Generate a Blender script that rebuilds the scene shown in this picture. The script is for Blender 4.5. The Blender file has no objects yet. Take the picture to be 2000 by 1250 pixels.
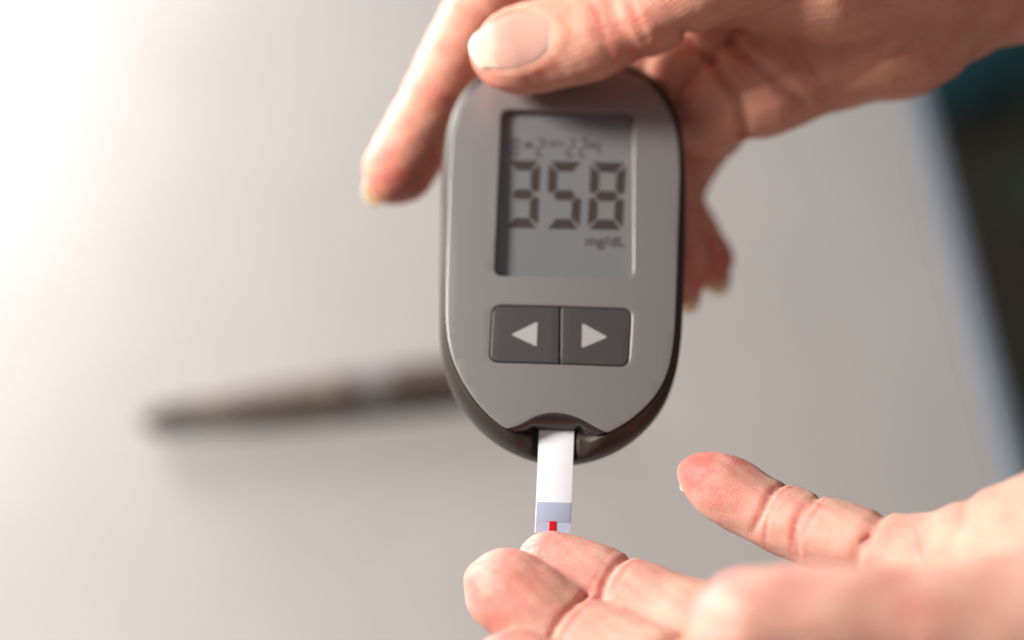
import bpy, bmesh, math, random
import numpy as np
from mathutils import Vector, Matrix

# ------------------------------------------------------------------ camera
FOCAL, DIST, FRAME_W = 60.0, 340.0, 204.0        # mm; FRAME_W = width seen at the focus distance
PITCH = math.radians(50)                          # camera looks down by this much
TABLE_GAP = 330.0                                 # focus point to table top along the view axis, mm
FWD = np.array([0, math.cos(PITCH), -math.sin(PITCH)])
UPV = np.array([0, math.sin(PITCH), math.cos(PITCH)])
RGT = np.array([1.0, 0, 0])
C0 = np.array([0, 0, TABLE_GAP * math.sin(PITCH)])     # focus point above the table, mm

def W(p):
    """stage mm (x right, y up the view, z towards the viewer) -> world metres"""
    p = np.asarray(p, float)
    return (C0 + p[..., 0:1] * RGT + p[..., 1:2] * UPV - p[..., 2:3] * FWD) * 0.001

def P(px, py, z):
    """photo pixel + distance in front of the focus plane -> stage mm"""
    k = (DIST - z) / DIST * FRAME_W / 2000.0
    return np.array([(px - 1000) * k, (625 - py) * k, z], float)

R3 = Matrix((RGT, UPV, -FWD)).transposed()
sc = bpy.context.scene
cam_d = bpy.data.cameras.new('camera')
cam = bpy.data.objects.new('camera', cam_d)
sc.collection.objects.link(cam)
cam.matrix_world = Matrix.Translation(W((0, 0, DIST))) @ R3.to_4x4()
cam_d.lens = FOCAL
cam_d.sensor_width = 36.0
cam_d.clip_start, cam_d.clip_end = 0.01, 50
cam_d.dof.use_dof = True
cam_d.dof.focus_distance = (DIST - 1.0) * 0.001
cam_d.dof.aperture_fstop = 3.5
sc.camera = cam

# ------------------------------------------------------------------ light
world = bpy.data.worlds.new('World'); sc.world = world; world.use_nodes = True
bg = world.node_tree.nodes['Background']
bg.inputs[0].default_value = (1.0, 0.965, 0.94, 1); bg.inputs[1].default_value = 0.20

def area(name, pos, target, power, size, col):
    d = bpy.data.lights.new(name, 'AREA'); d.energy = power; d.shape = 'DISK'; d.size = size; d.color = col
    o = bpy.data.objects.new(name, d); sc.collection.objects.link(o)
    a, b = Vector(W(pos)), Vector(W(target))
    o.location = a
    o.rotation_euler = (b - a).to_track_quat('-Z', 'Y').to_euler()
    return o
KEY_DIR = np.array([-0.82, 0.45, 0.31]); KEY_DIR /= np.linalg.norm(KEY_DIR)
area('window_light', KEY_DIR * 620, (0, 0, 0), 9.6, 0.17, (1.0, 0.915, 0.835))
area('table_fill', (-480, 400, -470), (-190, 110, -450), 8.8, 0.35, (1.0, 0.97, 0.95))  # added fill lamp that brightens the far left of the table top

sc.view_settings.view_transform = 'Standard'; sc.view_settings.look = 'None'
sc.view_settings.exposure = 0.0; sc.view_settings.gamma = 1.0
sc.render.engine = 'CYCLES'
sc.cycles.use_denoising = True
sc.cycles.max_bounces = 10

# ------------------------------------------------------------------ helpers
def link(o): sc.collection.objects.link(o); return o
def tag(o, label=None, cat=None, kind=None, group=None):
    if label: o['label'] = label
    if cat: o['category'] = cat
    if kind: o['kind'] = kind
    if group: o['group'] = group
    return o
def mesh_obj(name, verts, faces, mat, parent=None, smooth=True, sharp=None):
    me = bpy.data.meshes.new(name)
    me.from_pydata([tuple(v) for v in verts], [], [tuple(f) for f in faces])
    if smooth: me.polygons.foreach_set('use_smooth', [True] * len(me.polygons))
    if mat: me.materials.append(mat)
    me.update()
    if sharp is not None: me.set_sharp_from_angle(angle=math.radians(sharp))
    o = link(bpy.data.objects.new(name, me))
    if parent: o.parent = parent
    return o
def fix_normals(o):
    bm = bmesh.new(); bm.from_mesh(o.data)
    bmesh.ops.recalc_face_normals(bm, faces=bm.faces); bm.to_mesh(o.data); bm.free()
    return o
def smoothstep(a, b, x):
    t = np.clip((x - a) / (b - a), 0, 1); return t * t * (3 - 2 * t)

class NT:
    """tiny node helper"""
    def __init__(self, name):
        self.m = bpy.data.materials.new(name); self.m.use_nodes = True
        self.t = self.m.node_tree; self.b = self.t.nodes['Principled BSDF']
    def n(self, typ, **kw):
        x = self.t.nodes.new(typ)
        for k, v in kw.items():
            if k.startswith('i_'):
                key = k[2:]; key = int(key) if key.isdigit() else key.replace('_', ' ')
                x.inputs[key].default_value = v
            else: setattr(x, k, v)
        return x
    def l(self, a, b): self.t.links.new(a, b)
    def set(self, **kw):
        for k, v in kw.items(): self.b.inputs[k.replace('_', ' ')].default_value = v
def plain(name, col, rough=0.5, metal=0.0, noise=0.0, scale=800, bump=0.0, coat=0.0):
    t = NT(name); t.set(Roughness=rough, Metallic=metal, Base_Color=(*col, 1))
    t.b.inputs['Coat Weight'].default_value = coat
    co = t.n('ShaderNodeTexCoord')
    ns = t.n('ShaderNodeTexNoise', i_Scale=scale, i_Detail=5.0); t.l(co.outputs['Object'], ns.inputs['Vector'])
    if noise:
        mx = t.n('ShaderNodeMix', data_type='RGBA')
        mx.inputs['A'].default_value = (*[c * (1 - noise) for c in col], 1)
        mx.inputs['B'].default_value = (*[min(1, c * (1 + noise)) for c in col], 1)
        t.l(ns.outputs['Fac'], mx.inputs['Factor']); t.l(mx.outputs['Result'], t.b.inputs['Base Color'])
    if bump:
        bp = t.n('ShaderNodeBump', i_Strength=bump, i_Distance=0.0002)
        t.l(ns.outputs['Fac'], bp.inputs['Height']); t.l(bp.outputs['Normal'], t.b.inputs['Normal'])
    return t.m

# ------------------------------------------------------------------ table, floor
def table_point(px, py, dz=0.0):
    """pixel -> world point (metres) on the horizontal plane z = dz metres"""
    o = W((0, 0, DIST)); d = W(P(px, py, 0)) - o
    return o + d * ((dz - o[2]) / d[2])

def table_material():
    t = NT('table_laminate'); t.set(Roughness=0.42)
    co = t.n('ShaderNodeTexCoord')
    n1 = t.n('ShaderNodeTexNoise', i_Scale=13.0, i_Detail=5.0); n2 = t.n('ShaderNodeTexNoise', i_Scale=260.0, i_Detail=4.0)
    for n in (n1, n2): t.l(co.outputs['Object'], n.inputs['Vector'])
    mx = t.n('ShaderNodeMix', data_type='RGBA'); mx.inputs['A'].default_value = (0.31, 0.30, 0.295, 1); mx.inputs['B'].default_value = (0.39, 0.372, 0.365, 1)
    t.l(n1.outputs['Fac'], mx.inputs['Factor'])
    m2 = t.n('ShaderNodeMix', data_type='RGBA', blend_type='MULTIPLY'); m2.inputs['Factor'].default_value = 0.15
    t.l(mx.outputs['Result'], m2.inputs['A']); t.l(n2.outputs['Fac'], m2.inputs['B'])
    # a faint brown ring stain
    g = t.n('ShaderNodeVectorMath', operation='DISTANCE'); t.l(co.outputs['Object'], g.inputs[0])
    g.inputs[1].default_value = tuple(table_point(1472, 835))
    r = t.n('ShaderNodeMapRange', interpolation_type='SMOOTHSTEP'); r.inputs['From Min'].default_value = 0.016; r.inputs['From Max'].default_value = 0.002
    r.inputs['To Max'].default_value = 0.28
    t.l(g.outputs['Value'], r.inputs['Value'])
    m3 = t.n('ShaderNodeMix', data_type='RGBA'); m3.inputs['B'].default_value = (0.25, 0.19, 0.13, 1)
    t.l(m2.outputs['Result'], m3.inputs['A']); t.l(r.outputs['Result'], m3.inputs['Factor'])
    t.l(m3.outputs['Result'], t.b.inputs['Base Color'])
    return t.m

tp, bt = table_point(1752, 150), table_point(1942, 900)
edge = (bt - tp); edge /= np.linalg.norm(edge)
e0, e1 = tp - edge * 0.35, bt + edge * 0.35         # far and near corner of the table's right edge
nrm = np.array([-edge[1], edge[0], 0.0]);
if nrm[0] < 0: nrm = -nrm                            # points off the table
table = link(bpy.data.objects.new('table', None)); table.location = (e0 + e1) / 2
tag(table, 'pale grey laminate table with a bluish edge trim under the pen', 'table')
def slab(name, pts, z0, z1, mat, parent, bev=0.0):
    n = len(pts); loc = np.array(parent.location)
    v = [(p[0] - loc[0], p[1] - loc[1], z - loc[2]) for z in (z0, z1) for p in pts]
    f = [tuple(range(n))[::-1], tuple(range(n, 2 * n))] + [(i, (i + 1) % n, n + (i + 1) % n, n + i) for i in range(n)]
    o = fix_normals(mesh_obj(name, v, f, mat, parent, smooth=False))
    if bev:
        b = o.modifiers.new('bevel', 'BEVEL'); b.width = bev; b.segments = 4
    return o
slab('table_top', [e0, e1, e1 - nrm * 0.95, e0 - nrm * 0.95], -0.028, 0.0, table_material(), table)
slab('edge_trim', [e0 + nrm * 0.0005, e1 + nrm * 0.0005, e1 + nrm * 0.0120, e0 + nrm * 0.0120], -0.030, 0.001,
     plain('trim_blue_grey', (0.19, 0.225, 0.28), 0.4, 0.0, 0.1, 60), table, 0.004)
leg_mat = plain('leg_steel', (0.2, 0.2, 0.21), 0.35, 0.8)
for a, s in ((e0 + edge * 0.06, 0.05), (e1 - edge * 0.06, 0.05), (e0 + edge * 0.06, 0.88), (e1 - edge * 0.06, 0.88)):
    c = a - nrm * s
    ring = [c + np.array([math.cos(t) * 0.02, math.sin(t) * 0.02, 0]) for t in np.linspace(0, 2 * math.pi, 16, endpoint=False)]
    slab('leg', ring, -0.72, -0.0285, leg_mat, table)

def floor_material():
    t = NT('dark_carpet'); t.set(Roughness=0.95)
    co = t.n('ShaderNodeTexCoord')
    n1 = t.n('ShaderNodeTexNoise', i_Scale=3.2, i_Detail=2.0); n2 = t.n('ShaderNodeTexNoise', i_Scale=350.0, i_Detail=4.0)
    for n in (n1, n2): t.l(co.outputs['Object'], n.inputs['Vector'])
    cr = t.n('ShaderNodeValToRGB')
    cr.color_ramp.elements[0].position = 0.40; cr.color_ramp.elements[0].color = (0.11, 0.08, 0.06, 1)
    cr.color_ramp.elements[1].position = 0.58; cr.color_ramp.elements[1].color = (0.11, 0.135, 0.10, 1)
    t.l(n1.outputs['Fac'], cr.inputs['Fac'])
    m2 = t.n('ShaderNodeMix', data_type='RGBA', blend_type='MULTIPLY'); m2.inputs['Factor'].default_value = 0.5
    t.l(cr.outputs['Color'], m2.inputs['A']); t.l(n2.outputs['Fac'], m2.inputs['B'])
    t.l(m2.outputs['Result'], t.b.inputs['Base Color'])
    bp = t.n('ShaderNodeBump', i_Strength=0.6, i_Distance=0.003); t.l(n2.outputs['Fac'], bp.inputs['Height']); t.l(bp.outputs['Normal'], t.b.inputs['Normal'])
    return t.m
fl = mesh_obj('floor', [(-3, -2, -0.72), (4, -2, -0.72), (4, 4, -0.72), (-3, 4, -0.72)], [(0, 1, 2, 3)], floor_material(), smooth=False)
tag(fl, 'dark brown and green carpeted floor beyond the table edge', None, 'structure')

# ------------------------------------------------------------------ teal cushion on the floor, far out of focus
def cushion():
    c = table_point(1890, 100, -0.66)
    n = 28; v = []; f = []
    for i in range(n + 1):
        for j in range(n + 1):
            a, b = i / n * 2 - 1, j / n * 2 - 1
            h = 0.045 * ((1 - a ** 4) * (1 - b ** 4)) ** 0.5
            pin = 1 - 0.10 * (1 - abs(a)) * abs(b) ** 3 - 0.10 * (1 - abs(b)) * abs(a) ** 3
            v.append((a * 0.075 * pin, b * 0.06 * pin, h + 0.004 * math.sin(7 * a + 3 * b)))
    m = len(v)
    v += [(x, y, -max(0, z)) for x, y, z in v]
    for i in range(n):
        for j in range(n):
            q = i * (n + 1) + j
            f.append((q, q + n + 1, q + n + 2, q + 1)); f.append((m + q, m + q + 1, m + q + n + 2, m + q + n + 1))
    o = mesh_obj('cushion', v, f, plain('teal_fabric', (0.03, 0.12, 0.15), 0.85, 0, 0.3, 300, 0.5))
    o.location = (c[0], c[1], -0.662); o.rotation_euler = (0, 0, 0.5)
    tag(o, 'dark teal cushion lying on the dark floor beyond the table', 'cushion')
cushion()

# ------------------------------------------------------------------ pen on the table
def lathe(name, prof, mat, parent, n=40):
    v, f = [], []
    for x, r in prof:
        for k in range(n):
            a = 2 * math.pi * k / n; v.append((x, r * math.cos(a), r * math.sin(a)))
    for i in range(len(prof) - 1):
        for k in range(n):
            f.append((i * n + k, i * n + (k + 1) % n, (i + 1) * n + (k + 1) % n, (i + 1) * n + k))
    f.append(tuple(range(n))[::-1]); f.append(tuple((len(prof) - 1) * n + k for k in range(n)))
    return fix_normals(mesh_obj(name, v, f, mat, parent, sharp=35))
pa, pb = table_point(286, 846), table_point(985, 756)
pen = link(bpy.data.objects.new('lancing_pen', None))
RB = 0.0095
pen.location = (pa[0], pa[1], RB + 0.0002)
pen.rotation_euler = (0, 0, math.atan2(pb[1] - pa[1], pb[0] - pa[0]))
pen.scale = (1, 0.86, 0.86); pen.location[2] = RB * 0.86 + 0.0002
tag(pen, 'dark brown lancing pen with a pale grey band lying on the table', 'pen')
brown = plain('pen_brown', (0.07, 0.05, 0.04), 0.42, 0, 0.15, 400)
taupe = plain('pen_taupe', (0.14, 0.105, 0.085), 0.45, 0, 0.15, 400)
palegr = plain('pen_pale_band', (0.13, 0.118, 0.125), 0.4, 0, 0.1, 400)
lathe('nose_cap', [(0, .0046), (.001, .0053), (.006, .0056), (.012, .0058), (.022, .0066)], brown, pen)
lathe('grip', [(.0221, .0065), (.03, .0069), (.05, .0079), (.066, .0086), (.070, .0088)], taupe, pen)
for k in range(6): lathe('grip_ring', [(.030 + k * .006, .0070 + k * .00028), (.031 + k * .006, .0075 + k * .00028), (.033 + k * .006, .0075 + k * .00028), (.034 + k * .006, .0071 + k * .00028)], brown, pen)
lathe('collar', [(.0701, .0088), (.071, .0092), (.078, .0093), (.079, .0089)], brown, pen)
lathe('band', [(.0791, .0086), (.0796, .0090), (.0906, .0091), (.0912, .0086)], palegr, pen)
lathe('barrel', [(.0913, .0088), (.092, RB), (.12, RB), (.140, .0092), (.149, .0086), (.152, .0068), (.153, .004)], brown, pen)

# ------------------------------------------------------------------ glucose meter
TH, RO = math.radians(20), math.radians(1.3)
MO = P(1100, 520, -16.5)
N_ = np.array([0, math.sin(TH), math.cos(TH)])
X0, U0 = np.array([1.0, 0, 0]), np.array([0, math.cos(TH), -math.sin(TH)])
X_ = X0 * math.cos(RO) - U0 * math.sin(RO); U_ = U0 * math.cos(RO) + X0 * math.sin(RO)
def M2(px, py, h=0.0):
    """pixel -> (x, u) mm on the meter-face plane raised by h"""
    c = np.array([0, 0, DIST]); d = P(px, py, 0) - c
    t = np.dot(MO + h * N_ - c, N_) / np.dot(d, N_)
    q = c + d * t - MO
    return np.array([np.dot(q, X_), np.dot(q, U_)])
meter = link(bpy.data.objects.new('glucose_meter', None))
ax = [W(MO + v) - W(MO) for v in (X_, U_, N_)]
mm = Matrix([[ax[j][i] for j in range(3)] for i in range(3)]).to_4x4()
meter.matrix_world = Matrix.Translation(W(MO)) @ mm            # local units are millimetres
tag(meter, 'grey blood glucose meter showing 358 held above the fingertip', 'glucose meter')

def closed_smooth(pts, n=240, it=3):
    pts = np.array(pts, float)
    d = np.r_[0, np.cumsum(np.linalg.norm(np.diff(np.vstack([pts, pts[:1]]), axis=0), axis=1))]
    s = np.linspace(0, d[-1], n, endpoint=False)
    q = np.stack([np.interp(s, d, np.r_[pts[:, i], pts[0, i]]) for i in (0, 1)], 1)
    for _ in range(it): q = 0.25 * np.roll(q, 1, 0) + 0.5 * q + 0.25 * np.roll(q, -1, 0)
    return q
SIL = [(1085, 906), (1050, 900), (1000, 882), (965, 861), (925, 826), (890, 780), (868, 728), (858, 665), (858, 560), (860, 450), (863, 330),
       (870, 268), (884, 220), (905, 183), (932, 154), (970, 134), (1030, 121), (1100, 116), (1170, 119), (1228, 129), (1262, 145), (1290, 168),
       (1316, 210), (1331, 260), (1338, 330), (1338, 450), (1335, 560), (1331, 660), (1322, 728), (1302, 785), (1270, 830), (1225, 868), (1180, 891), (1130, 904)]
PLATE_L = [(988, 837), (964, 821), (929, 785), (895, 731), (879, 690), (871, 643), (871, 560), (874, 480), (877, 360), (882, 262), (893, 212), (912, 178),
           (935, 156), (972, 139), (1032, 127), (1100, 123), (1165, 125), (1222, 134), (1256, 148), (1286, 174), (1311, 212), (1325, 254), (1330, 320), (1326, 430), (1322, 560),
           (1319, 643), (1315, 684), (1307, 728), (1283, 773), (1248, 807), (1213, 833), (1186, 845)]
NOTCH = [(1168, 838), (1148, 825), (1121, 812), (1094, 806), (1068, 806), (1047, 812), (1023, 826), (1006, 834)]
BELOW = [(1150, 860), (1110, 868), (1060, 867), (1020, 854)]
sil = closed_smooth([M2(*p, -6.0) for p in SIL], 360, 20)
platefull = closed_smooth([M2(*p) for p in PLATE_L + BELOW], 360, 20)
def polar(q, c, n=360):
    a = np.arctan2(q[:, 1] - c[1], q[:, 0] - c[0]); r = np.hypot(q[:, 0] - c[0], q[:, 1] - c[1])
    o = np.argsort(a); a, r = a[o], r[o]
    g = np.linspace(-math.pi, math.pi, n, endpoint=False)
    return g, np.interp(g, np.r_[a[-1] - 2 * math.pi, a, a[0] + 2 * math.pi], np.r_[r[-1], r, r[0]])
CC = np.array([0.3, 0.0])
ang, rp = polar(platefull, CC, 540); _, rs = polar(sil, CC, 540)
notch_c = M2(1084, 850)

def housing():
    rings = []
    def ring(h, r): rings.append((np.full(len(ang), h) if np.isscalar(h) else h, r))
    for fr in (0.25, 0.6, 0.70, 0.76, 0.80, 0.83, 0.86, 0.89, 0.92, 0.945): ring(-3.4, rp * fr)
    ring(-2.0, rp - 1.3); ring(-0.9, rp - 0.8); ring(-0.30, rp + 0.05); ring(-0.22, rp + 0.28); ring(-0.34, rp + 0.46)
    for t in (0.12, 0.3, 0.5, 0.7, 0.85, 0.95, 1.0):
        h = -0.34 - 5.66 * t ** 1.35; ring(h, rp + 0.46 + (rs - rp - 0.46) * (math.sin(t * math.pi / 2) ** 0.9))
    ring(-8.0, rs + 0.0); ring(-10.0, rs - 0.5); ring(-12.0, rs - 1.7); ring(-13.6, rs - 3.6); ring(-14.7, rs - 6.5); ring(-15.2, rs - 11); ring(-15.3, rs * 0.4)
    v = [(CC[0], CC[1], -3.4)]; n = len(ang)
    for h, r in rings:
        x = CC[0] + r * np.cos(ang); u = CC[1] + r * np.sin(ang); h = h.copy()
        h = h + np.clip(1 + (h + 0.4) / 5.0, 0, 1) * (-0.0014 * x * x - 0.00030 * u * u) * (h > -3.3)
        # the test-strip port: a ramp between the plate's two cusps with a channel under the strip
        dx = np.abs(x - notch_c[0]); low = u < notch_c[1] + 5.0
        w1 = (1 - smoothstep(5.0, 10.6, dx)) * low
        h = h * (1 - w1) + np.minimum(h, -1.3 - 0.55 * np.clip(notch_c[1] + 1.5 - u, 0, 9)) * w1
        w2 = (1 - smoothstep(4.2, 4.8, dx)) * low
        h = h * (1 - w2) + np.minimum(h, -4.4 - 0.12 * np.clip(notch_c[1] - u, 0, 9)) * w2
        v += list(zip(x, u, h))
    v.append((CC[0], CC[1], -15.3))
    f = []
    for k in range(n): f.append((0, 1 + k, 1 + (k + 1) % n))
    for i in range(len(rings) - 1):
        a, b = 1 + i * n, 1 + (i + 1) * n
        for k in range(n): f.append((a + k, b + k, b + (k + 1) % n, a + (k + 1) % n))
    a = 1 + (len(rings) - 1) * n
    for k in range(n): f.append((a + k, len(v) - 1, a + (k + 1) % n))
    t = NT('housing_brown_grey'); t.set(Base_Color=(0.040, 0.033, 0.029, 1), Roughness=0.47)
    t.b.inputs['Specular IOR Level'].default_value = 0.3
    co = t.n('ShaderNodeTexCoord'); ns = t.n('ShaderNodeTexNoise', i_Scale=5.0, i_Detail=4.0); t.l(co.outputs['Object'], ns.inputs['Vector'])
    bp = t.n('ShaderNodeBump', i_Strength=0.12, i_Distance=0.0001); t.l(ns.outputs['Fac'], bp.inputs['Height']); t.l(bp.outputs['Normal'], t.b.inputs['Normal'])
    return fix_normals(mesh_obj('housing', v, f, t.m, meter, sharp=50))
housing()

def fill2d(name, loops, h0, h1, mat, parent, bevel=0.0, res=2, cut=None, dome=None, sharp=30):
    """flat outline(s) with holes, extruded from height h0 to h1 (mm), edge bevelled"""
    cu = bpy.data.curves.new(name, 'CURVE'); cu.dimensions = '2D'; cu.fill_mode = 'BOTH'
    cu.extrude = max((h1 - h0) / 2 - bevel, 0); cu.bevel_depth = bevel; cu.bevel_resolution = res; cu.offset = -bevel
    for L in loops:
        s = cu.splines.new('POLY'); s.points.add(len(L) - 1); s.use_cyclic_u = True
        s.points.foreach_set('co', np.c_[np.array(L), np.zeros(len(L)), np.ones(len(L))].ravel())
    tmp = bpy.data.objects.new('tmp', cu)
    me = bpy.data.meshes.new_from_object(tmp); bpy.data.objects.remove(tmp); bpy.data.curves.remove(cu)
    me.name = name
    bm = bmesh.new(); bm.from_mesh(me)
    bmesh.ops.remove_doubles(bm, verts=bm.verts, dist=1e-4)
    for v in bm.verts: v.co.z += (h0 + h1) / 2
    if cut:
        xs = [v.co.x for v in bm.verts]; ys = [v.co.y for v in bm.verts]
        for k, lo, hi in ((0, min(xs), max(xs)), (1, min(ys), max(ys))):
            c = lo + cut
            while c < hi:
                co = Vector((0, 0, 0)); co[k] = c; no = Vector((0, 0, 0)); no[k] = 1
                bmesh.ops.bisect_plane(bm, geom=bm.verts[:] + bm.edges[:] + bm.faces[:], plane_co=co, plane_no=no, dist=1e-5); c += cut
    if dome:
        for v in bm.verts: v.co.z += dome(v.co.x, v.co.y)
    bmesh.ops.recalc_face_normals(bm, faces=bm.faces)
    bm.to_mesh(me); bm.free()
    me.polygons.foreach_set('use_smooth', [True] * len(me.polygons)); me.set_sharp_from_angle(angle=math.radians(sharp))
    me.materials.clear(); me.materials.append(mat)
    o = link(bpy.data.objects.new(name, me)); o.parent = parent
    return o
def rrect(c, r, n=8):
    """rounded corner quad from 4 corner points (ccw) with radius r"""
    c = [np.array(p) for p in c]; out = []
    for i in range(4):
        p, a, b = c[i], c[i - 1], c[(i + 1) % 4]
        da, db = (a - p) / np.linalg.norm(a - p), (b - p) / np.linalg.norm(b - p)
        p0, p1 = p + da * r, p + db * r
        for t in np.linspace(0, 1, n): out.append((1 - t) ** 2 * p0 + 2 * t * (1 - t) * p + t * t * p1)
    return np.array(out)
dome = lambda x, y: -0.0014 * x * x - 0.00030 * y * y
scr = [M2(965, 538), M2(1237, 544), M2(1238, 217), M2(979, 211)]
btn = [M2(955, 707), M2(1229, 716), M2(1236, 602), M2(961, 594)]
plate_mat = NT('plate_satin_silver'); plate_mat.set(Base_Color=(0.305, 0.294, 0.302, 1), Roughness=0.38, Metallic=0.55)
co = plate_mat.n('ShaderNodeTexCoord'); ns = plate_mat.n('ShaderNodeTexNoise', i_Scale=6.0, i_Detail=6.0); plate_mat.l(co.outputs['Object'], ns.inputs['Vector'])
bp = plate_mat.n('ShaderNodeBump', i_Strength=0.10, i_Distance=0.0001); plate_mat.l(ns.outputs['Fac'], bp.inputs['Height']); plate_mat.l(bp.outputs['Normal'], plate_mat.b.inputs['Normal'])
def open_smooth(pts, n, it):
    pts = np.array(pts); d = np.r_[0, np.cumsum(np.linalg.norm(np.diff(pts, axis=0), axis=1))]
    s = np.linspace(0, d[-1], n); q = np.stack([np.interp(s, d, pts[:, i]) for i in (0, 1)], 1)
    for _ in range(it): q[1:-1] = 0.25 * q[:-2] + 0.5 * q[1:-1] + 0.25 * q[2:]
    return q
main_l = open_smooth([M2(*p) for p in PLATE_L], 200, 16)
notch_l = open_smooth([M2(1186, 845)] + [M2(*p) for p in NOTCH] + [M2(988, 837)], 40, 6)
outline = np.vstack([main_l, notch_l[1:-1]])
for _ in range(2): outline = 0.2 * np.roll(outline, 1, 0) + 0.6 * outline + 0.2 * np.roll(outline, -1, 0)
fill2d('face_plate', [outline, rrect(scr, 1.9), rrect(btn, 2.2)], -0.55, 0.12, plate_mat.m, meter, 0.20, 3, cut=2.5, dome=dome)

# display: well walls, liquid-crystal panel, printed segments, clear window
lcd_mat = plain('lcd_grey', (0.185, 0.192, 0.205), 0.38, 0.0, 0.04, 3)
seg_mat = plain('lcd_segment', (0.042, 0.031, 0.027), 0.5)
soft_seg = plain('lcd_segment_pale', (0.085, 0.075, 0.072), 0.45)
well_mat = plain('display_well_brown', (0.26, 0.19, 0.14), 0.5)
LCD_H = -2.15
grow = lambda q, d: (lambda c: c + (q - c) * (1 + d / np.linalg.norm(q - c, axis=1, keepdims=True)))(q.mean(0))
display = fill2d('display', [grow(rrect(scr, 1.9), 0.9)], LCD_H - 0.5, LCD_H, lcd_mat, meter)
w_out, w_in = grow(rrect(scr, 1.9), 0.8), grow(rrect(scr, 1.9), 0.12)
wv = [(x, y, h) for h, q in ((-0.58, w_in), (LCD_H + 0.005, w_in)) for x, y in q]
nw = len(w_in)
fix = mesh_obj('display_well', wv, [(i, (i + 1) % nw, nw + (i + 1) % nw, nw + i) for i in range(nw)], well_mat, meter)
def lcd(px, py): return M2(px, py, LCD_H)
def flat(name, polys, h, mat, parent):
    v, f = [], []
    for q in polys:
        q = [tuple(p) for p in q]
        if sum(q[i - 1][0] * q[i][1] - q[i][0] * q[i - 1][1] for i in range(len(q))) < 0: q = q[::-1]
        f.append(tuple(range(len(v), len(v) + len(q)))); v += [(x, y, h) for x, y in q]
    return mesh_obj(name, v, f, mat, parent, smooth=False)
def digit(segs, corners, th, parent, mat, name='digit'):
    """seven-segment digit inside a px quad (tl, tr, br, bl); th = bar thickness px"""
    tl, tr, br, bl = [np.array(c, float) for c in corners]
    Wd = np.linalg.norm(tr - tl); Hd = np.linalg.norm(bl - tl)
    def at(x, y):
        a, b = x / Wd, y / Hd
        return (1 - a) * (1 - b) * tl + a * (1 - b) * tr + a * b * br + (1 - a) * b * bl
    t, g, m = th, th * 0.10, Hd / 2
    S = {'a': [(g * 2, 0), (Wd - g * 2, 0), (Wd - t * .95, t), (t * .95, t)], 'd': [(t * .95, Hd - t), (Wd - t * .95, Hd - t), (Wd - g * 2, Hd), (g * 2, Hd)],
         'g': [(t * .55, m), (t, m - t / 2), (Wd - t, m - t / 2), (Wd - t * .55, m), (Wd - t, m + t / 2), (t, m + t / 2)],
         'f': [(0, g * 3), (t * .9, t * 1.1), (t * .9, m - t * .6), (t * .4, m - g * 1.5), (0, m - t * .4)], 'e': [(0, m + t * .4), (t * .4, m + g * 1.5), (t * .9, m + t * .6), (t * .9, Hd - t * 1.1), (0, Hd - g * 3)]}
    S['b'] = [(Wd - x, y) for x, y in S['f']][::-1]; S['c'] = [(Wd - x, y) for x, y in S['e']][::-1]
    return flat(name, [[lcd(*at(x, y)) for x, y in S[s]] for s in segs], LCD_H + 0.03, mat, parent)
digit('abcdg', [(992, 313), (1056, 314), (1051, 446), (986, 445)], 20, display, seg_mat)
digit('afgcd', [(1072, 315), (1139, 316), (1132, 448), (1066, 447)], 20, display, seg_mat)
digit('abcdefg', [(1154, 316), (1223, 318), (1216, 450), (1147, 448)], 20, display, seg_mat)
# small date / time line
for segs, x0, w, y0, h in (('abcdefg', 997, 16, 270, 36), ('abged', 1046, 17, 270, 36), ('abged', 1106, 16, 270, 37), ('abged', 1130, 16, 270, 37), ('fgbc', 1158, 14, 274, 30)):
    digit(segs, [(x0 + 2, y0), (x0 + w + 2, y0), (x0 + w, y0 + h), (x0, y0 + h)], 5, display, soft_seg, 'small_digit')
def text(name, body, corner_l, corner_r, mat, parent, h):
    cu = bpy.data.curves.new(name, 'FONT'); cu.body = body; cu.size = 1.0; cu.fill_mode = 'FRONT'; cu.offset = 0.012
    tmp = bpy.data.objects.new('tmp', cu); link(tmp); bpy.context.view_layer.update()
    me = bpy.data.meshes.new_from_object(tmp.evaluated_get(bpy.context.evaluated_depsgraph_get()))
    bpy.data.objects.remove(tmp); bpy.data.curves.remove(cu)
    co = np.zeros(len(me.vertices) * 3); me.vertices.foreach_get('co', co); co = co.reshape(-1, 3)
    a, b = lcd(*corner_l), lcd(*corner_r); d = b - a; L = np.linalg.norm(d); d /= L
    k = L / (co[:, 0].max() - co[:, 0].min()); co[:, 0] -= co[:, 0].min()
    x = co[:, 0] * k; y = co[:, 1] * k
    q = np.c_[a[0] + d[0] * x - d[1] * y, a[1] + d[1] * x + d[0] * y, np.full(len(x), h)]
    me.vertices.foreach_set('co', q.ravel()); me.update(); me.name = name
    me.materials.clear(); me.materials.append(mat)
    o = link(bpy.data.objects.new(name, me)); o.parent = parent; return o
text('unit_text', 'mg/dL', (1144, 480), (1221, 482), seg_mat, display, LCD_H + 0.03)
text('month_mark', 'M', (1025, 290), (1040, 290), soft_seg, display, LCD_H + 0.03)
text('meridiem_mark', 'am', (1072, 286), (1100, 286), soft_seg, display, LCD_H + 0.03)
text('day_mark', 'M', (1149, 290), (1160, 290), soft_seg, display, LCD_H + 0.03)
gm = bpy.data.materials.new('clear_window'); gm.use_nodes = True; nt = gm.node_tree; nt.nodes.clear()
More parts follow.
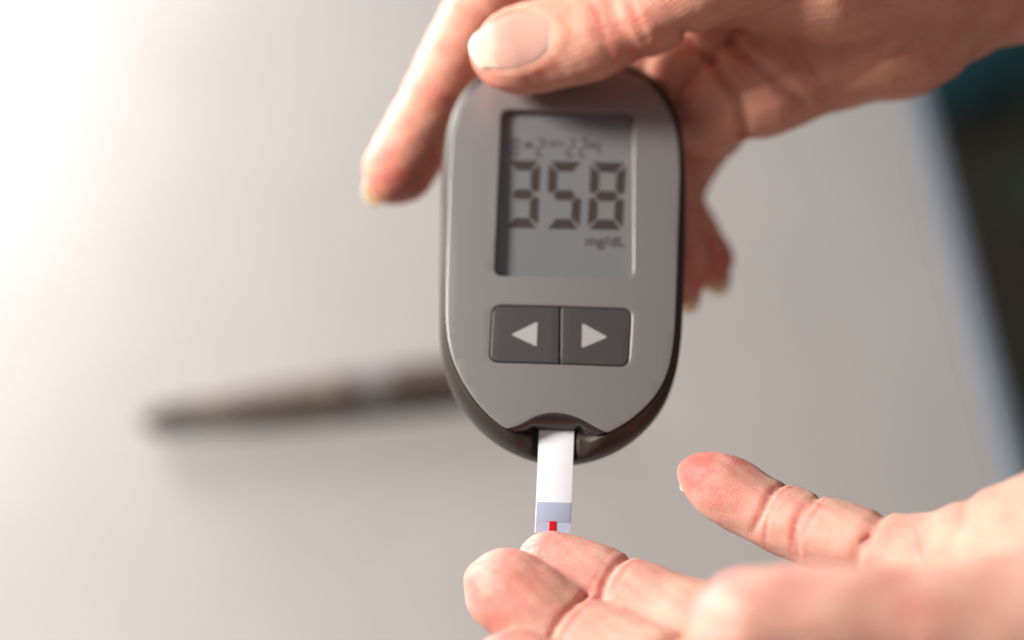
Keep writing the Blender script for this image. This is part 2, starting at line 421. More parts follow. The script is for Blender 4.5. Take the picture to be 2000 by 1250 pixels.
go = nt.nodes.new('ShaderNodeOutputMaterial'); mixs = nt.nodes.new('ShaderNodeMixShader'); tr = nt.nodes.new('ShaderNodeBsdfTransparent'); gl = nt.nodes.new('ShaderNodeBsdfGlossy'); lw = nt.nodes.new('ShaderNodeLayerWeight'); pw = nt.nodes.new('ShaderNodeMath'); fr = nt.nodes.new('ShaderNodeMath')
lw.inputs['Blend'].default_value = 0.5; pw.operation = 'POWER'; pw.inputs[1].default_value = 5.0; fr.operation = 'MULTIPLY_ADD'; fr.inputs[1].default_value = 0.95; fr.inputs[2].default_value = 0.045
nt.links.new(lw.outputs['Facing'], pw.inputs[0]); nt.links.new(pw.outputs[0], fr.inputs[0])
gl.inputs['Roughness'].default_value = 0.08; tr.inputs[0].default_value = (0.97, 0.97, 0.97, 1)
nt.links.new(fr.outputs[0], mixs.inputs[0]); nt.links.new(tr.outputs[0], mixs.inputs[1]); nt.links.new(gl.outputs[0], mixs.inputs[2]); nt.links.new(mixs.outputs[0], go.inputs[0])
flat('clear_window', [w_in], -0.62, gm, meter)

# buttons
btn_mat = plain('button_dark_grey', (0.055, 0.052, 0.055), 0.40, 0.0, 0.08, 4, 0.1)
icon_mat = plain('button_icon_pale', (0.36, 0.36, 0.365), 0.5)
def lerp(a, b, t): return np.array(a) * (1 - t) + np.array(b) * t
bq = rrect(btn, 2.0); bc = bq.mean(0)
inner = bc + (bq - bc) * np.array([0.985, 0.965])
mb0, mb1 = lerp(btn[0], btn[1], 0.495), lerp(btn[3], btn[2], 0.497)
mx = (mb0[0] + mb1[0]) / 2
def side(q, sgn):
    out = []
    for i in range(len(q)):
        a, b = q[i], q[(i + 1) % len(q)]
        ia, ib = sgn * (a[0] - mx) > 0.18, sgn * (b[0] - mx) > 0.18
        if ia: out.append(a)
        if ia != ib:
            t = (mx + sgn * 0.18 - a[0]) / (b[0] - a[0]); out.append(a + (b - a) * t)
    return np.array(out)
def tri(pts, r=0.45):
    pts = [M2(*p) for p in pts]; out = []
    for i in range(3):
        p, a, b = pts[i], pts[i - 1], pts[(i + 1) % 3]
        p0 = p + (a - p) / np.linalg.norm(a - p) * r; p1 = p + (b - p) / np.linalg.norm(b - p) * r
        for t in np.linspace(0, 1, 5): out.append((1 - t) ** 2 * p0 + 2 * t * (1 - t) * p + t * t * p1)
    return out
for sgn, pts in ((-1, [(998, 653), (1050, 628), (1048, 677)]), (1, [(1137, 631), (1187, 658), (1136, 680)])):
    b = fill2d('button', [side(inner, sgn)], -1.6, 0.10, btn_mat, meter, 0.22, 3, cut=2.0, dome=dome)
    ic = flat('arrow_icon', [tri(pts)], 0.0, icon_mat, b)
    for vv in ic.data.vertices: vv.co.z = 0.112 + dome(vv.co.x, vv.co.y)

# glossy hood of the strip port
def hood():
    top = notch_l; n = len(top); rows = 9; v = []; f = []
    low_y = M2(1084, 838, -3.0)[1]
    for j in range(rows):
        t = j / (rows - 1)
        for x, y in top:
            tx = notch_c[0] + (x - notch_c[0]) * 0.74
            wq = 1 - float(smoothstep(5.0, 9.8, abs(x - notch_c[0])))
            ty = y - 0.5 + (min(low_y, y - 0.5) - y + 0.5) * wq
            s = t ** 0.7
            v.append((x + (tx - x) * s, y + 0.15 + (ty - y - 0.15) * s, -0.5 - 2.8 * (t ** 1.8)))
    for j in range(rows - 1):
        for i in range(n - 1):
            a = j * n + i; f.append((a, a + 1, a + n + 1, a + n))
    o = mesh_obj('port_hood', v, f, plain('port_gloss_black', (0.030, 0.022, 0.022), 0.16, 0, 0.1, 3, 0.05), meter)
    s = o.modifiers.new('solid', 'SOLIDIFY'); s.thickness = 0.25; s.offset = 1
hood()

# ------------------------------------------------------------------ test strip
SH = -3.35
strip = link(bpy.data.objects.new('test_strip', None)); strip.matrix_world = meter.matrix_world.copy()
tag(strip, 'white test strip with a red blood window standing on the fingertip', 'test strip')
def sq(py, inset=0.0):
    f = (py - 840) / (1035 - 840)
    l, r = 1053 + (1044.5 - 1053) * f, 1121.5 + (1114.5 - 1121.5) * f
    return M2(l + inset, py, SH), M2(r - inset, py + 3 * min(1, max(0, f)), SH)
def spiece(name, y0, y1, h0, h1, mat, parent, inset=0.0, bev=0.04):
    a, b = sq(y0, inset); c, d = sq(y1, inset)
    return fill2d(name, [[c, d, b, a]], h0, h1, mat, parent, bev, 1)
wh = plain('strip_white', (0.80, 0.84, 0.92), 0.45, 0, 0.02, 4)
bl = plain('strip_blue_grey', (0.36, 0.42, 0.57), 0.45, 0, 0.04, 8)
bl2 = plain('strip_blue_grey_base', (0.40, 0.46, 0.61), 0.45, 0, 0.04, 8)
body = spiece('strip_body', 815, 1040, SH - 0.36, SH, wh, strip)
spiece('printed_band', 980, 1018, SH + 0.004, SH + 0.10, bl, strip, 1.5)
spiece('sample_end', 1018.8, 1040, SH + 0.004, SH + 0.03, bl2, strip, 1.5, 0.0)
blood = NT('blood'); blood.set(Base_Color=(0.55, 0.006, 0.010, 1), Roughness=0.12)
fill2d('blood_window', [[M2(1072, 1040, SH), M2(1086, 1040, SH), M2(1086.5, 1018, SH), M2(1073, 1018, SH)]], SH + 0.035, SH + 0.16, blood.m, strip, 0.05, 2)

# ------------------------------------------------------------------ hands: implicit surface -> mesh
def catmull(K, per=14):
    K = np.array(K, float); E = np.vstack([2 * K[0] - K[1], K, 2 * K[-1] - K[-2]]); out = []
    for i in range(1, len(E) - 2):
        p0, p1, p2, p3 = E[i - 1], E[i], E[i + 1], E[i + 2]
        for t in np.linspace(0, 1, per, endpoint=False):
            out.append(0.5 * (2 * p1 + (p2 - p0) * t + (2 * p0 - 5 * p1 + 4 * p2 - p3) * t * t + (3 * p1 - p0 - 3 * p2 + p3) * t ** 3))
    out.append(E[-2]); return np.array(out)
class Finger:
    def __init__(s, keys, dorsal, R=7.0, creases=(), nail=None, k=4.0, expo=2.2, lines=()):
        s.k, s.R, s.creases, s.nail, s.expo = k, R, creases, nail, expo
        A = catmull([(*P(a, b, z), w, td, tp) for a, b, z, w, td, tp in keys])
        s.C = A[:, :3]; s.rad = np.maximum(A[:, 3:], 0.8)
        T = np.gradient(s.C, axis=0); T /= np.linalg.norm(T, axis=1, keepdims=True); s.T = T
        d = np.array(dorsal, float)
        D = np.repeat(d[None], len(T), 0) if d.ndim == 1 else np.array([np.interp(np.linspace(0, 1, len(T)), np.linspace(0, 1, len(d)), d[:, i]) for i in range(3)]).T
        N = D - (D * T).sum(1, keepdims=True) * T; N /= np.linalg.norm(N, axis=1, keepdims=True)
        s.N = N; s.B = np.cross(T, N)
        s.S = np.r_[0, np.cumsum(np.linalg.norm(np.diff(s.C, axis=0), axis=1))]; s.L = s.S[-1]
        m = s.rad.max() + 9; s.lo, s.hi = s.C.min(0) - m, s.C.max(0) + m
    def radius(s, st, ph, w, td, tp):
        cp, sp = np.cos(ph), np.sin(ph)
        f = smoothstep(-0.45, 0.45, cp); b = tp + (td - tp) * f; n = s.expo
        r = (np.abs(sp / w) ** n + np.abs(cp / b) ** n) ** (-1 / n)
        for c, dep, wid, sgn in s.creases:            # sgn -1 palmar, +1 dorsal, 0 all round
            m = smoothstep(-0.35, 0.5, sgn * cp) if sgn else 1.0
            x = (st - c - 0.8 * sp * np.sin(2.0 * ph + c)) / wid
            x = np.where(x < 0, x * 0.42, x * 1.25)          # shallow towards the tip, steep towards the palm
            r = r - dep * m * np.exp(-x * x) + 0.10 * dep * m * np.exp(-((x - 3.2) / 2.4) ** 2)
        if s.nail:
            ln, ha, _ = s.nail
            wrap = np.abs(np.arctan2(np.sin(ph), np.cos(ph))) / ha
            q = np.maximum((np.maximum(wrap, 0) ** 3 + np.clip((st / ln), 0, 9) ** 3) ** (1 / 3), 0)
            r = r - 0.40 * (1 - smoothstep(0.84, 1.0, q)) + 0.38 * np.exp(-((q - 1.09) / 0.10) ** 2)
        return r
    def eval(s, p):
        best = np.full(len(p), 1e9); bi = np.zeros(len(p), int); btt = np.zeros(len(p))
        n = len(s.C) - 1
        for i in range(n):
            a = s.C[i]; d = s.C[i + 1] - a; L2 = d @ d
            v = p - a; t = (v @ d) / L2
            t = np.clip(t, 0, 1) if i < n - 1 else np.maximum(t, 0)
            q = v - t[:, None] * d if i < n - 1 else v - np.minimum(t, 1)[:, None] * d
            dd = np.einsum('ij,ij->i', q, q)
            u = dd < best; best[u] = dd[u]; bi[u] = i; btt[u] = t[u]
        tc = np.minimum(btt, 1)[:, None]
        mixf = lambda A: A[bi] * (1 - tc) + A[bi + 1] * tc
        C = mixf(s.C); v = p - C; N = mixf(s.N); B = mixf(s.B); T = mixf(s.T)
        vt = np.einsum('ij,ij->i', v, T); hN = np.einsum('ij,ij->i', v, N); hB = np.einsum('ij,ij->i', v, B)
        ph = np.arctan2(hB, hN); rad = mixf(s.rad)
        S = s.S[bi] + btt * (s.S[bi + 1] - s.S[bi]); st = s.L - S
        past = btt > 1
        rho = np.hypot(hN, hB); rho = np.where(past, rho, np.sqrt(np.maximum(best, 1e-9)))
        r = np.maximum(s.radius(st, ph, rad[:, 0], rad[:, 1], rad[:, 2]), 0.5)
        d = rho - r
        q = s.R - st
        e = (np.hypot(q, rho * s.R / r) - s.R) * np.minimum(1, r / s.R)
        d = np.where(q > 0, e, d)
        return d, st, ph
def roundcone(p, a, b, ra, rb):
    d = b - a; t = np.clip(((p - a) @ d) / (d @ d), 0, 1)
    v = p - a - t[:, None] * d
    return np.sqrt(np.einsum('ij,ij->i', v, v)) - (ra + (rb - ra) * t)
def smin(a, b, k):
    h = np.clip(0.5 + 0.5 * (b - a) / k, 0, 1)
    return b * (1 - h) + a * h - k * h * (1 - h)
def to_px(p):
    k = DIST / (DIST - p[:, 2]) * 2000 / FRAME_W
    return 1000 + p[:, 0] * k, 625 - p[:, 1] * k

class Hand:
    def __init__(s, palm, fingers, kp=7.0, kf=0.9, folds=()):
        s.palm, s.fingers, s.kp, s.kf, s.folds = palm, fingers, kp, kf, folds
        lo = [f.lo for f in fingers]; hi = [f.hi for f in fingers]
        for a, b, ra, rb, *_ in palm: m = max(ra, rb) + 4; lo.append(np.minimum(a, b) - m); hi.append(np.maximum(a, b) + m)
        s.lo, s.hi = np.min(lo, 0), np.max(hi, 0)
    def field(s, p, info=False):
        F = np.full(len(p), 60.0)
        for a, b, ra, rb, *kk in s.palm: F = smin(F, roundcone(p, a, b, ra, rb), kk[0] if kk else s.kp)
        out = F.copy(); st_ = np.full(len(p), 99.0); ph_ = np.zeros(len(p)); fi = np.full(len(p), -1); dbest = F.copy()
        for i, f in enumerate(s.fingers):
            m = np.all((p > f.lo) & (p < f.hi), axis=1)
            if not m.any(): continue
            d, st, ph = f.eval(p[m])
            out[m] = smin(out[m], smin(F[m], d, f.k), s.kf)
            if info:
                idx = np.where(m)[0]; better = d < dbest[idx] + 1.0
                k = idx[better]; st_[k] = st[better]; ph_[k] = ph[better]; fi[k] = i; dbest[k] = d[better] - 1.0
        for pts, dep, wid, zmin in s.folds:           # skin folds along a line on the viewer's side
            x, y = to_px(p); best = np.full(len(p), 1e9)
            for (x0, y0), (x1, y1) in zip(pts[:-1], pts[1:]):
                t = np.clip(((x - x0) * (x1 - x0) + (y - y0) * (y1 - y0)) / ((x1 - x0) ** 2 + (y1 - y0) ** 2), 0, 1)
                best = np.minimum(best, np.hypot(x - x0 - t * (x1 - x0), y - y0 - t * (y1 - y0)))
            out = out + dep * np.exp(-(best / wid) ** 2) * (p[:, 2] > zmin)
        out = out + 0.20 * np.sin(0.42 * p[:, 0] + 0.31 * p[:, 1]) * np.sin(0.47 * p[:, 1] - 0.36 * p[:, 2] + 1.0) + 0.07 * np.sin(1.1 * p[:, 0] - 0.7 * p[:, 2]) * np.sin(1.2 * p[:, 1] + 0.5 * p[:, 0])
        return (out, st_, ph_, fi) if info else out
    def mesh(s, vox):
        cs = vox * 5
        nc = np.ceil((s.hi - s.lo) / cs).astype(int) + 1
        g = [s.lo[i] + (np.arange(nc[i]) + 0.5) * cs for i in range(3)]
        cc = np.stack(np.meshgrid(*g, indexing='ij'), -1).reshape(-1, 3)
        Fc = s.field(cc).reshape(nc)
        band = np.abs(Fc) < cs * 1.35 + 0.8
        n = nc * 5
        mask = band.repeat(5, 0).repeat(5, 1).repeat(5, 2)
        F = Fc.repeat(5, 0).repeat(5, 1).repeat(5, 2).astype(np.float32)
        idx = np.argwhere(mask)
        pts = s.lo + (idx + 0.5) * vox
        val = np.empty(len(pts), np.float32)
        for a in range(0, len(pts), 400000): val[a:a + 400000] = s.field(pts[a:a + 400000])
        F[mask] = val
        # surface nets
        neg = F < 0
        cnt = np.zeros(tuple(n - 1), np.int8)
        for a in (0, 1):
            for b in (0, 1):
                for c in (0, 1): cnt += neg[a:n[0] - 1 + a, b:n[1] - 1 + b, c:n[2] - 1 + c]
        act = (cnt > 0) & (cnt < 8); cells = np.argwhere(act)
        vid = np.full(tuple(n - 1), -1, np.int64); vid[act] = np.arange(len(cells))
        acc = np.zeros((len(cells), 3)); num = np.zeros(len(cells))
        corners = [(a, b, c) for a in (0, 1) for b in (0, 1) for c in (0, 1)]
        for c0 in corners:
            for ax_ in range(3):
                if c0[ax_]: continue
                c1 = list(c0); c1[ax_] = 1
                i0 = cells + np.array(c0); i1 = cells + np.array(c1)
                f0 = F[i0[:, 0], i0[:, 1], i0[:, 2]]; f1 = F[i1[:, 0], i1[:, 1], i1[:, 2]]
                m = (f0 < 0) != (f1 < 0); t = np.zeros(len(cells)); t[m] = f0[m] / (f0[m] - f1[m])
                q = i0 + 0.0; q[:, ax_] += t
                acc[m] += q[m]; num[m] += 1
        V = s.lo + (acc / num[:, None] + 0.5) * vox
        faces = []
        for ax_ in range(3):
            o1, o2 = (ax_ + 1) % 3, (ax_ + 2) % 3
            sl0 = [slice(1, -1)] * 3; sl1 = [slice(1, -1)] * 3
            sl0[ax_] = slice(0, -1); sl1[ax_] = slice(1, None)
            a0, a1 = neg[tuple(sl0)], neg[tuple(sl1)]
            e = np.argwhere(a0 != a1); s0 = a0[a0 != a1]
            off = np.ones(3, int); off[ax_] = 0; e = e + off
            def cell(d1, d2):
                q = e.copy(); q[:, o1] += d1; q[:, o2] += d2
                return vid[q[:, 0], q[:, 1], q[:, 2]]
            quad = np.stack([cell(-1, -1), cell(0, -1), cell(0, 0), cell(-1, 0)], 1)
            quad[~s0] = quad[~s0][:, ::-1]
            faces.append(quad)
        faces = np.vstack(faces)
        # pull the vertices onto the exact surface
        eps = 0.12
        for it in range(2):
            f0 = s.field(V); G = np.stack([s.field(V + eps * np.eye(3)[i]) - f0 for i in range(3)], 1) / eps
            g2 = np.maximum((G * G).sum(1), 0.15)
            V = V - np.clip(f0 / g2, -0.5 * vox, 0.5 * vox)[:, None] * G * (0.9 if it == 0 else 0.6)
        return V, faces

def skin_material(name, tint=(1, 1, 1), depth=1.0):
    t = NT(name); b = t.b
    t.set(Roughness=0.42)
    b.inputs['Subsurface Weight'].default_value = 0.85
    b.inputs['Subsurface Radius'].default_value = (1.0, 0.34, 0.18)
    b.inputs['Subsurface Scale'].default_value = 0.0027 * depth
    b.inputs['Specular IOR Level'].default_value = 0.42
    co = t.n('ShaderNodeTexCoord')
    red = t.n('ShaderNodeAttribute', attribute_name='redness')
    uvw = t.n('ShaderNodeAttribute', attribute_name='along')
    n1 = t.n('ShaderNodeTexNoise', i_Scale=160.0, i_Detail=4.0, i_Roughness=0.6); t.l(co.outputs['Object'], n1.inputs['Vector'])
    n3 = t.n('ShaderNodeTexNoise', i_Scale=520.0, i_Detail=3.0); t.l(co.outputs['Object'], n3.inputs['Vector'])
    md = t.n('ShaderNodeMath', operation='MULTIPLY_ADD'); t.l(n1.outputs['Fac'], md.inputs[0]); md.inputs[1].default_value = 1.5; md.inputs[2].default_value = -0.75
    ad = t.n('ShaderNodeMath', operation='ADD', use_clamp=True); t.l(md.outputs[0], ad.inputs[0]); t.l(red.outputs['Fac'], ad.inputs[1])
    cr = t.n('ShaderNodeValToRGB'); e = cr.color_ramp.elements
    e[0].position = 0.0; e[0].color = (0.74 * tint[0], 0.485 * tint[1], 0.39 * tint[2], 1)
    e[1].position = 1.0; e[1].color = (0.68 * tint[0], 0.215 * tint[1], 0.19 * tint[2], 1)
    x = e.new(0.45); x.color = (0.71 * tint[0], 0.385 * tint[1], 0.32 * tint[2], 1)
    t.l(ad.outputs[0], cr.inputs['Fac'])
    mm_ = t.n('ShaderNodeMix', data_type='RGBA', blend_type='MULTIPLY'); mm_.inputs['Factor'].default_value = 0.11
    t.l(cr.outputs['Color'], mm_.inputs['A']); t.l(n3.outputs['Fac'], mm_.inputs['B'])
    t.l(mm_.outputs['Result'], b.inputs['Base Color'])
    # fine relief: lines that run along the finger plus a pebbled grain
    mp = t.n('ShaderNodeMapping'); mp.inputs['Scale'].default_value = (0.16, 1.5, 1.0); t.l(uvw.outputs['Vector'], mp.inputs['Vector'])
    l1 = t.n('ShaderNodeTexNoise', i_Scale=1.6, i_Detail=3.0, i_Roughness=0.55); t.l(mp.outputs['Vector'], l1.inputs['Vector'])
    mp2 = t.n('ShaderNodeMapping'); mp2.inputs['Scale'].default_value = (2.2, 0.35, 1.0); t.l(uvw.outputs['Vector'], mp2.inputs['Vector'])
    l2 = t.n('ShaderNodeTexNoise', i_Scale=1.1, i_Detail=2.0); t.l(mp2.outputs['Vector'], l2.inputs['Vector'])
    vo = t.n('ShaderNodeTexVoronoi', i_Scale=1500.0, feature='DISTANCE_TO_EDGE'); t.l(co.outputs['Object'], vo.inputs['Vector'])
    b1 = t.n('ShaderNodeBump', i_Strength=0.5, i_Distance=0.0005); t.l(l1.outputs['Fac'], b1.inputs['Height'])
    b2 = t.n('ShaderNodeBump', i_Strength=0.28, i_Distance=0.00045); t.l(l2.outputs['Fac'], b2.inputs['Height']); t.l(b1.outputs['Normal'], b2.inputs['Normal'])
    b3 = t.n('ShaderNodeBump', i_Strength=0.25, i_Distance=0.00012); t.l(vo.outputs['Distance'], b3.inputs['Height']); t.l(b2.outputs['Normal'], b3.inputs['Normal'])
    t.l(b3.outputs['Normal'], b.inputs['Normal'])
    rr = t.n('ShaderNodeMapRange'); rr.inputs['To Min'].default_value = 0.43; rr.inputs['To Max'].default_value = 0.62; t.l(n3.outputs['Fac'], rr.inputs['Value']); t.l(rr.outputs['Result'], b.inputs['Roughness'])
    return t.m

def nail_material(name):
    t = NT(name); b = t.b; t.set(Roughness=0.24)
    b.inputs['Subsurface Weight'].default_value = 1.0; b.inputs['Subsurface Scale'].default_value = 0.0015; b.inputs['Subsurface Radius'].default_value = (1.0, 0.8, 0.65)
    at = t.n('ShaderNodeAttribute', attribute_name='nail_s')
    cr = t.n('ShaderNodeValToRGB'); e = cr.color_ramp.elements
    e[0].position = 0.0; e[0].color = (0.85, 0.75, 0.63, 1); e[1].position = 1.0; e[1].color = (0.77, 0.45, 0.39, 1)
    x = e.new(0.20); x.color = (0.80, 0.66, 0.54, 1); x = e.new(0.28); x.color = (0.77, 0.42, 0.36, 1); x = e.new(0.85); x.color = (0.77, 0.43, 0.37, 1); x = e.new(0.95); x.color = (0.78, 0.49, 0.43, 1)
    t.l(at.outputs['Fac'], cr.inputs['Fac']); t.l(cr.outputs['Color'], b.inputs['Base Color'])
    co = t.n('ShaderNodeTexCoord'); ns = t.n('ShaderNodeTexNoise', i_Scale=300.0, i_Detail=3.0); t.l(co.outputs['Object'], ns.inputs['Vector'])
    bp = t.n('ShaderNodeBump', i_Strength=0.15, i_Distance=0.0002); t.l(ns.outputs['Fac'], bp.inputs['Height']); t.l(bp.outputs['Normal'], b.inputs['Normal'])
    return t.m
nail_mat = nail_material('fingernail')

def nail_mesh(f, parent, origin):
    ln, ha, over = f.nail
    nu, nv = 26, 21; v = []; att = []
    R = f.R
    for i in range(nu):
        a = i / (nu - 1)                                   # 0 free edge .. 1 root
        for j in range(nv):
            b = j / (nv - 1) * 2 - 1
            round_tip = 1 - 0.42 * abs(b) ** 2.6 * (1 - a) ** 2.0
            st = (-over) * round_tip + (over - over * round_tip) * 0 + a * (ln + over * round_tip) - (0 if a < .7 else 0)
            st = st + 2.2 * abs(b) ** 2.5 * (1 - a) ** 3 - 6.5 * abs(b) ** 2.6 * a ** 3
            ph = b * ha * 0.985
            S = f.L - max(st, 0.0)
            k = np.clip(np.searchsorted(f.S, S) - 1, 0, len(f.S) - 2); t = (S - f.S[k]) / (f.S[k + 1] - f.S[k])
            m = lambda A: A[k] * (1 - t) + A[k + 1] * t
            rad = m(f.rad); n = f.expo
            r = (abs(math.sin(ph) / rad[0]) ** n + abs(math.cos(ph) / rad[1]) ** n) ** (-1 / n)
            s0 = 0.42 * R; cap = lambda q: math.sqrt(max(0.0, 1 - ((R - q) / R) ** 2)) if q < R else 1.0
            if st >= s0: fac = cap(st)
            else: fac = cap(s0) - (s0 - st) / R * 0.34
            r = r * fac - 0.12 - 0.35 * abs(b) ** 8 - 0.35 * a ** 10
            c = m(f.C) - min(st, 0.0) * m(f.T)
            v.append(c + r * (math.cos(ph) * m(f.N) + math.sin(ph) * m(f.B))); att.append(a)
    fc = [(i * nv + j, i * nv + j + 1, (i + 1) * nv + j + 1, (i + 1) * nv + j) for i in range(nu - 1) for j in range(nv - 1)]
    o = mesh_obj('fingernail', W(np.array(v)) - origin, fc, nail_mat, parent)
    at = o.data.attributes.new('nail_s', 'FLOAT', 'POINT'); at.data.foreach_set('value', att)
    s = o.modifiers.new('solid', 'SOLIDIFY'); s.thickness = 0.00045; s.offset = 0
    return o

def build_hand(hand, vox, name, label, mat, base_point, red_tip):
    V, Fq = hand.mesh(vox)
    _, st, ph, fi = hand.field(V, True)
    org = W(base_point)
    me = bpy.data.meshes.new(name); Wv = W(V) - org
    me.vertices.add(len(V)); me.vertices.foreach_set('co', Wv.ravel())
    me.loops.add(Fq.size); me.loops.foreach_set('vertex_index', Fq.ravel().astype(np.int32))
    me.polygons.add(len(Fq)); me.polygons.foreach_set('loop_start', np.arange(0, Fq.size, 4, dtype=np.int32))
    me.update(calc_edges=True); me.validate()
    me.polygons.foreach_set('use_smooth', np.ones(len(me.polygons), bool))
    pal = smoothstep(-0.3, 0.6, -np.cos(ph))
    red = np.where(fi >= 0, 0.30 + red_tip * np.exp(-(st / 15.0) ** 2) * (0.35 + 0.65 * pal), 0.30)
    for i, f in enumerate(hand.fingers):
        for c, dep, wid, sgn in f.creases:
            red = red + np.where(fi == i, 0.28 * np.exp(-((st - c) / (wid * 1.3)) ** 2), 0)
    a = me.attributes.new('redness', 'FLOAT', 'POINT'); a.data.foreach_set('value', np.clip(red, 0, 1).astype(np.float32))
    al = np.stack([np.where(fi >= 0, st, V[:, 0]), np.where(fi >= 0, ph * 7.5, V[:, 1]), fi * 13.0], 1).astype(np.float32)
    a = me.attributes.new('along', 'FLOAT_VECTOR', 'POINT'); a.data.foreach_set('vector', al.ravel())
    me.materials.append(mat)
    o = link(bpy.data.objects.new(name, me)); o.location = org
    tag(o, label, 'hand')
    for f in hand.fingers:
        if f.nail: nail_mesh(f, o, org)
    print(name, 'verts', len(V))
    return o

# ---- the hand that holds the meter
up_d = (0.0, 0.28, 0.96); back = (0.15, 0.1, -0.98)
thumb_u = Finger([(1700, -190, -16, 14, 13, 13), (1520, -115, -12, 11.2, 10.5, 10.5), (1400, -62, -14, 10.2, 9.5, 11.5), (1290, -4, -18, 10.0, 8.6, 12), (1200, 40, -20.5, 10.2, 7.6, 10.5), (1120, 70, -22.6, 10.5, 7.0, 9.0), (1040, 92, -23.6, 10.0, 6.4, 8.0),
                  (970, 106, -23.6, 9.3, 6.0, 7.2), (921, 110, -23.6, 8.6, 5.6, 6.6)], up_d, 10.0, [(33, 0.9, 1.5, 0), (29.5, 0.3, 0.8, 1), (36.5, 0.35, 0.9, 1)], (18.5, 0.98, 0.3), k=4)
index_u = Finger([(1180, -190, -42, 11, 10, 10), (1060, -110, -50, 9.8, 9, 9), (975, -20, -52, 9.2, 8.6, 8.6), (905, 90, -51, 8.4, 7.6, 8.2), (845, 205, -49, 7.9, 7.0, 7.8), (802, 290, -47.5, 8.3, 7.0, 8.0), (768, 350, -46.5, 8.1, 6.8, 7.8), (745, 392, -46, 7.9, 6.6, 7.6)],
                 (-0.62, 0.12, -0.78), 8.6, [(26, 0.4, 1.2, -1), (47, 0.6, 1.4, -1)], (11.5, 0.9, 1.6), k=6)
middle_u = Finger([(1300, -90, -44, 10.5, 10, 10), (1255, 40, -47, 10, 9, 9), (1200, 180, -54, 8.8, 8, 8), (1110, 300, -54, 8.0, 7.2, 7.6), (1040, 400, -50, 7.4, 6.2, 7.0), (1010, 455, -48, 7, 5.6, 6.4)], back, 9, [(24, 0.6, 1.2, -1)], (11, 0.9, 0.6), k=6)
ring_u = Finger([(1400, 15, -42, 10.4, 9.5, 9.5), (1345, 130, -44, 9.6, 8.5, 8.5), (1316, 260, -55, 8.6, 7.8, 8), (1303, 390, -57, 7.6, 7, 7.4), (1316, 490, -51.5, 7.2, 6.2, 6.9), (1332, 550, -49, 6.9, 5.8, 6.6), (1343, 592, -48, 6.4, 5.4, 6.2)],
                back, 9.0, [(22, 0.5, 1.2, -1)], (10.5, 0.9, 1.9), k=5)
pinky_u = Finger([(1500, 160, -34, 11.3, 10, 10.5), (1412, 205, -40, 9.6, 9.0, 9.6), (1348, 300, -57, 7.8, 7.2, 7.6), (1320, 385, -64, 6.9, 6.3, 6.7), (1346, 452, -65, 6.8, 6.0, 6.6), (1377, 506, -62.5, 6.8, 6.0, 6.6), (1402, 556, -60, 6.6, 5.7, 6.4)],
                 back, 8.6, [(19, 0.5, 1.1, -1), (46, 1.5, 1.4, -1)], (9.5, 0.9, 1.6), k=5)
wrist = P(2020, -110, -30)
palm_u = [(P(1190, -190, -42), wrist, 11, 15), (P(1300, -90, -46), wrist, 11, 16), (P(1400, 10, -46), wrist, 10.8, 16), (P(1500, 150, -38), P(1760, 62, -32), 11.4, 12.6),
          (P(1760, 62, -32), wrist, 12.6, 16), (P(1430, -28, -26), P(1620, -66, -19), 8.5, 14.8, 2.5), (P(1620, -66, -19), P(1790, -125, -20), 14.8, 16, 3.0), (P(1790, -125, -20), wrist, 16, 17),
          (wrist, P(2500, -280, -40), 17.5, 22), (P(2500, -280, -40), P(3000, -460, -50), 22, 28)]
folds_u = [([(1335, 60), (1385, 110), (1430, 175), (1450, 230), (1452, 258)], 1.9, 12, -45), ([(1430, 85), (1480, 125), (1530, 172), (1568, 200)], 1.3, 12, -45),
           ([(1600, 190), (1690, 140), (1770, 80)], 0.5, 12, -45)]
skin_u = skin_material('skin_holding_hand', (1.0, 0.86, 0.78), 1.4)
build_hand(Hand(palm_u, [thumb_u, index_u, middle_u, ring_u, pinky_u], 7.0, 0.9, folds_u), 0.75, 'hand',
           'hand gripping the grey meter with its thumb across the top', skin_u, wrist, 0.5)

# ---- the hand that is being tested
dn = (-0.22, -0.68, -0.70)
pinky_l = Finger([(1850, 1125, 20, 9.5, 8.5, 8.5), (1735, 1085, 14, 7.8, 7.4, 7.6), (1650, 1058, 9, 7.4, 7.0, 7.4), (1570, 1032, 4, 7.1, 6.6, 7.2), (1500, 1003, -0.5, 6.8, 6.1, 6.7), (1440, 972, -3.5, 6.9, 5.7, 7.1), (1385, 940, -5.5, 6.7, 5.2, 6.9), (1330, 907, -6.6, 6.4, 5.0, 6.6)],
                 dn, 10.5, [(21.5, 1.0, 0.55, -1), (23.6, 0.22, 0.4, -1), (29.2, 0.25, 0.4, -1), (30.5, 0.75, 0.5, -1), (32.6, 0.22, 0.4, -1), (44.5, 1.1, 0.8, -1)], (10.5, 0.95, -1.7), k=4)
ring_l = Finger([(1660, 1275, 34, 10, 9.5, 9.5), (1540, 1262, 27, 9.0, 8.6, 8.8), (1420, 1240, 20, 8.8, 8.2, 8.4), (1320, 1208, 14, 8.6, 7.6, 8.1), (1215, 1166, 8, 8.3, 7.0, 7.7), (1120, 1137, 3, 8.8, 6.4, 8.7), (1055, 1122, 0, 8.8, 6.2, 8.7), (999, 1113, -1.4, 8.6, 6.0, 8.4)],
                dn, 8.0, [(23, 1.1, 0.5, -1), (20.6, 0.18, 0.4, -1), (25.4, 0.2, 0.4, -1), (46, 1.2, 0.8, -1)], (11, 0.95, -2.4), k=4)
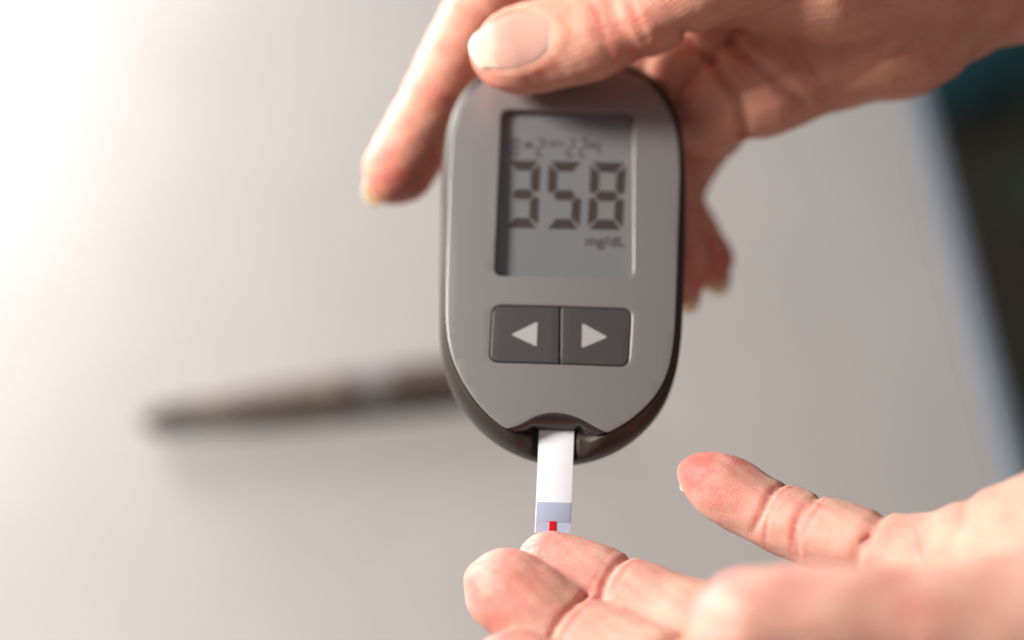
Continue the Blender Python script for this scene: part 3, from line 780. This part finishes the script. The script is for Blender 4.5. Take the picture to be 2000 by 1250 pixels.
middle_l = Finger([(1600, 1385, 44, 10.5, 10, 10), (1440, 1372, 35, 9.2, 9, 9), (1310, 1330, 26, 9.0, 8.4, 8.7), (1200, 1284, 19, 8.8, 7.7, 8.4), (1110, 1236, 14, 8.5, 7.1, 8.0), (1030, 1184, 10.5, 8.7, 6.6, 8.6), (968, 1144, 8.5, 8.5, 6.2, 8.4), (912, 1112, 7.6, 8.2, 6.0, 8.0)],
                  dn, 10.5, [(24, 1.1, 0.5, -1), (26.2, 0.2, 0.4, -1), (47, 1.2, 0.8, -1)], (11, 0.95, -2.4), k=4)
index_l = Finger([(1560, 1500, 52, 10.5, 10, 10), (1400, 1490, 45, 9.4, 9, 9), (1250, 1440, 36, 8.8, 8.4, 8.6), (1130, 1385, 28, 8.4, 7.4, 8.2), (1040, 1335, 23, 8.5, 6.6, 8.4), (975, 1308, 21, 8.2, 6.2, 8.0), (920, 1294, 20, 7.8, 6, 7.8)],
                 dn, 9.5, [(24, 1.1, 0.6, -1)], (11, 0.95, -2.4), k=4)
thumb_l = Finger([(2120, 1300, 58, 18, 16, 16), (1900, 1270, 61, 14.5, 13.5, 13.5), (1740, 1250, 62, 12, 11, 11), (1620, 1240, 61, 11.7, 10.4, 10.8), (1510, 1240, 60, 11.5, 9.8, 10.6), (1425, 1246, 59, 11.2, 9.2, 10.2), (1345, 1258, 58.5, 10.6, 8.6, 9.6)],
                 (0.05, -0.72, 0.69), 11.0, [(33, 0.3, 2.0, 1)], (15, 0.9, -0.8), k=7)
wl = P(2320, 1215, 52)
palm_l = [(P(1830, 1106, 18), P(1990, 1104, 26), 9.6, 13.4, 4.0), (P(1990, 1104, 26), P(2160, 1090, 36), 13.4, 17.5), (P(2160, 1080, 36), wl, 17, 19),
          (P(1660, 1280, 34), wl, 9.5, 16), (P(1600, 1390, 44), wl, 10, 17), (P(1570, 1500, 52), wl, 10, 17), (P(1860, 1290, 58), P(2120, 1290, 58), 12, 18), (P(2120, 1290, 58), wl, 18, 19),
          (wl, P(2700, 1300, 66), 20, 23), (P(2700, 1300, 66), P(3050, 1380, 74), 23, 27)]
folds_l = [([(1890, 975), (1882, 1030), (1865, 1080)], 0.7, 20, -20), ([(1700, 1046), (1692, 1053), (1684, 1058)], 0.9, 5, -20)]
skin_l = skin_material('skin_tested_hand', (1.0, 0.98, 0.97))
build_hand(Hand(palm_l, [pinky_l, ring_l, middle_l, index_l, thumb_l], 7.0, 0.7, folds_l), 0.62, 'hand',
           'open palm-up hand with the ring fingertip touching the white test strip', skin_l, wl, 0.58)
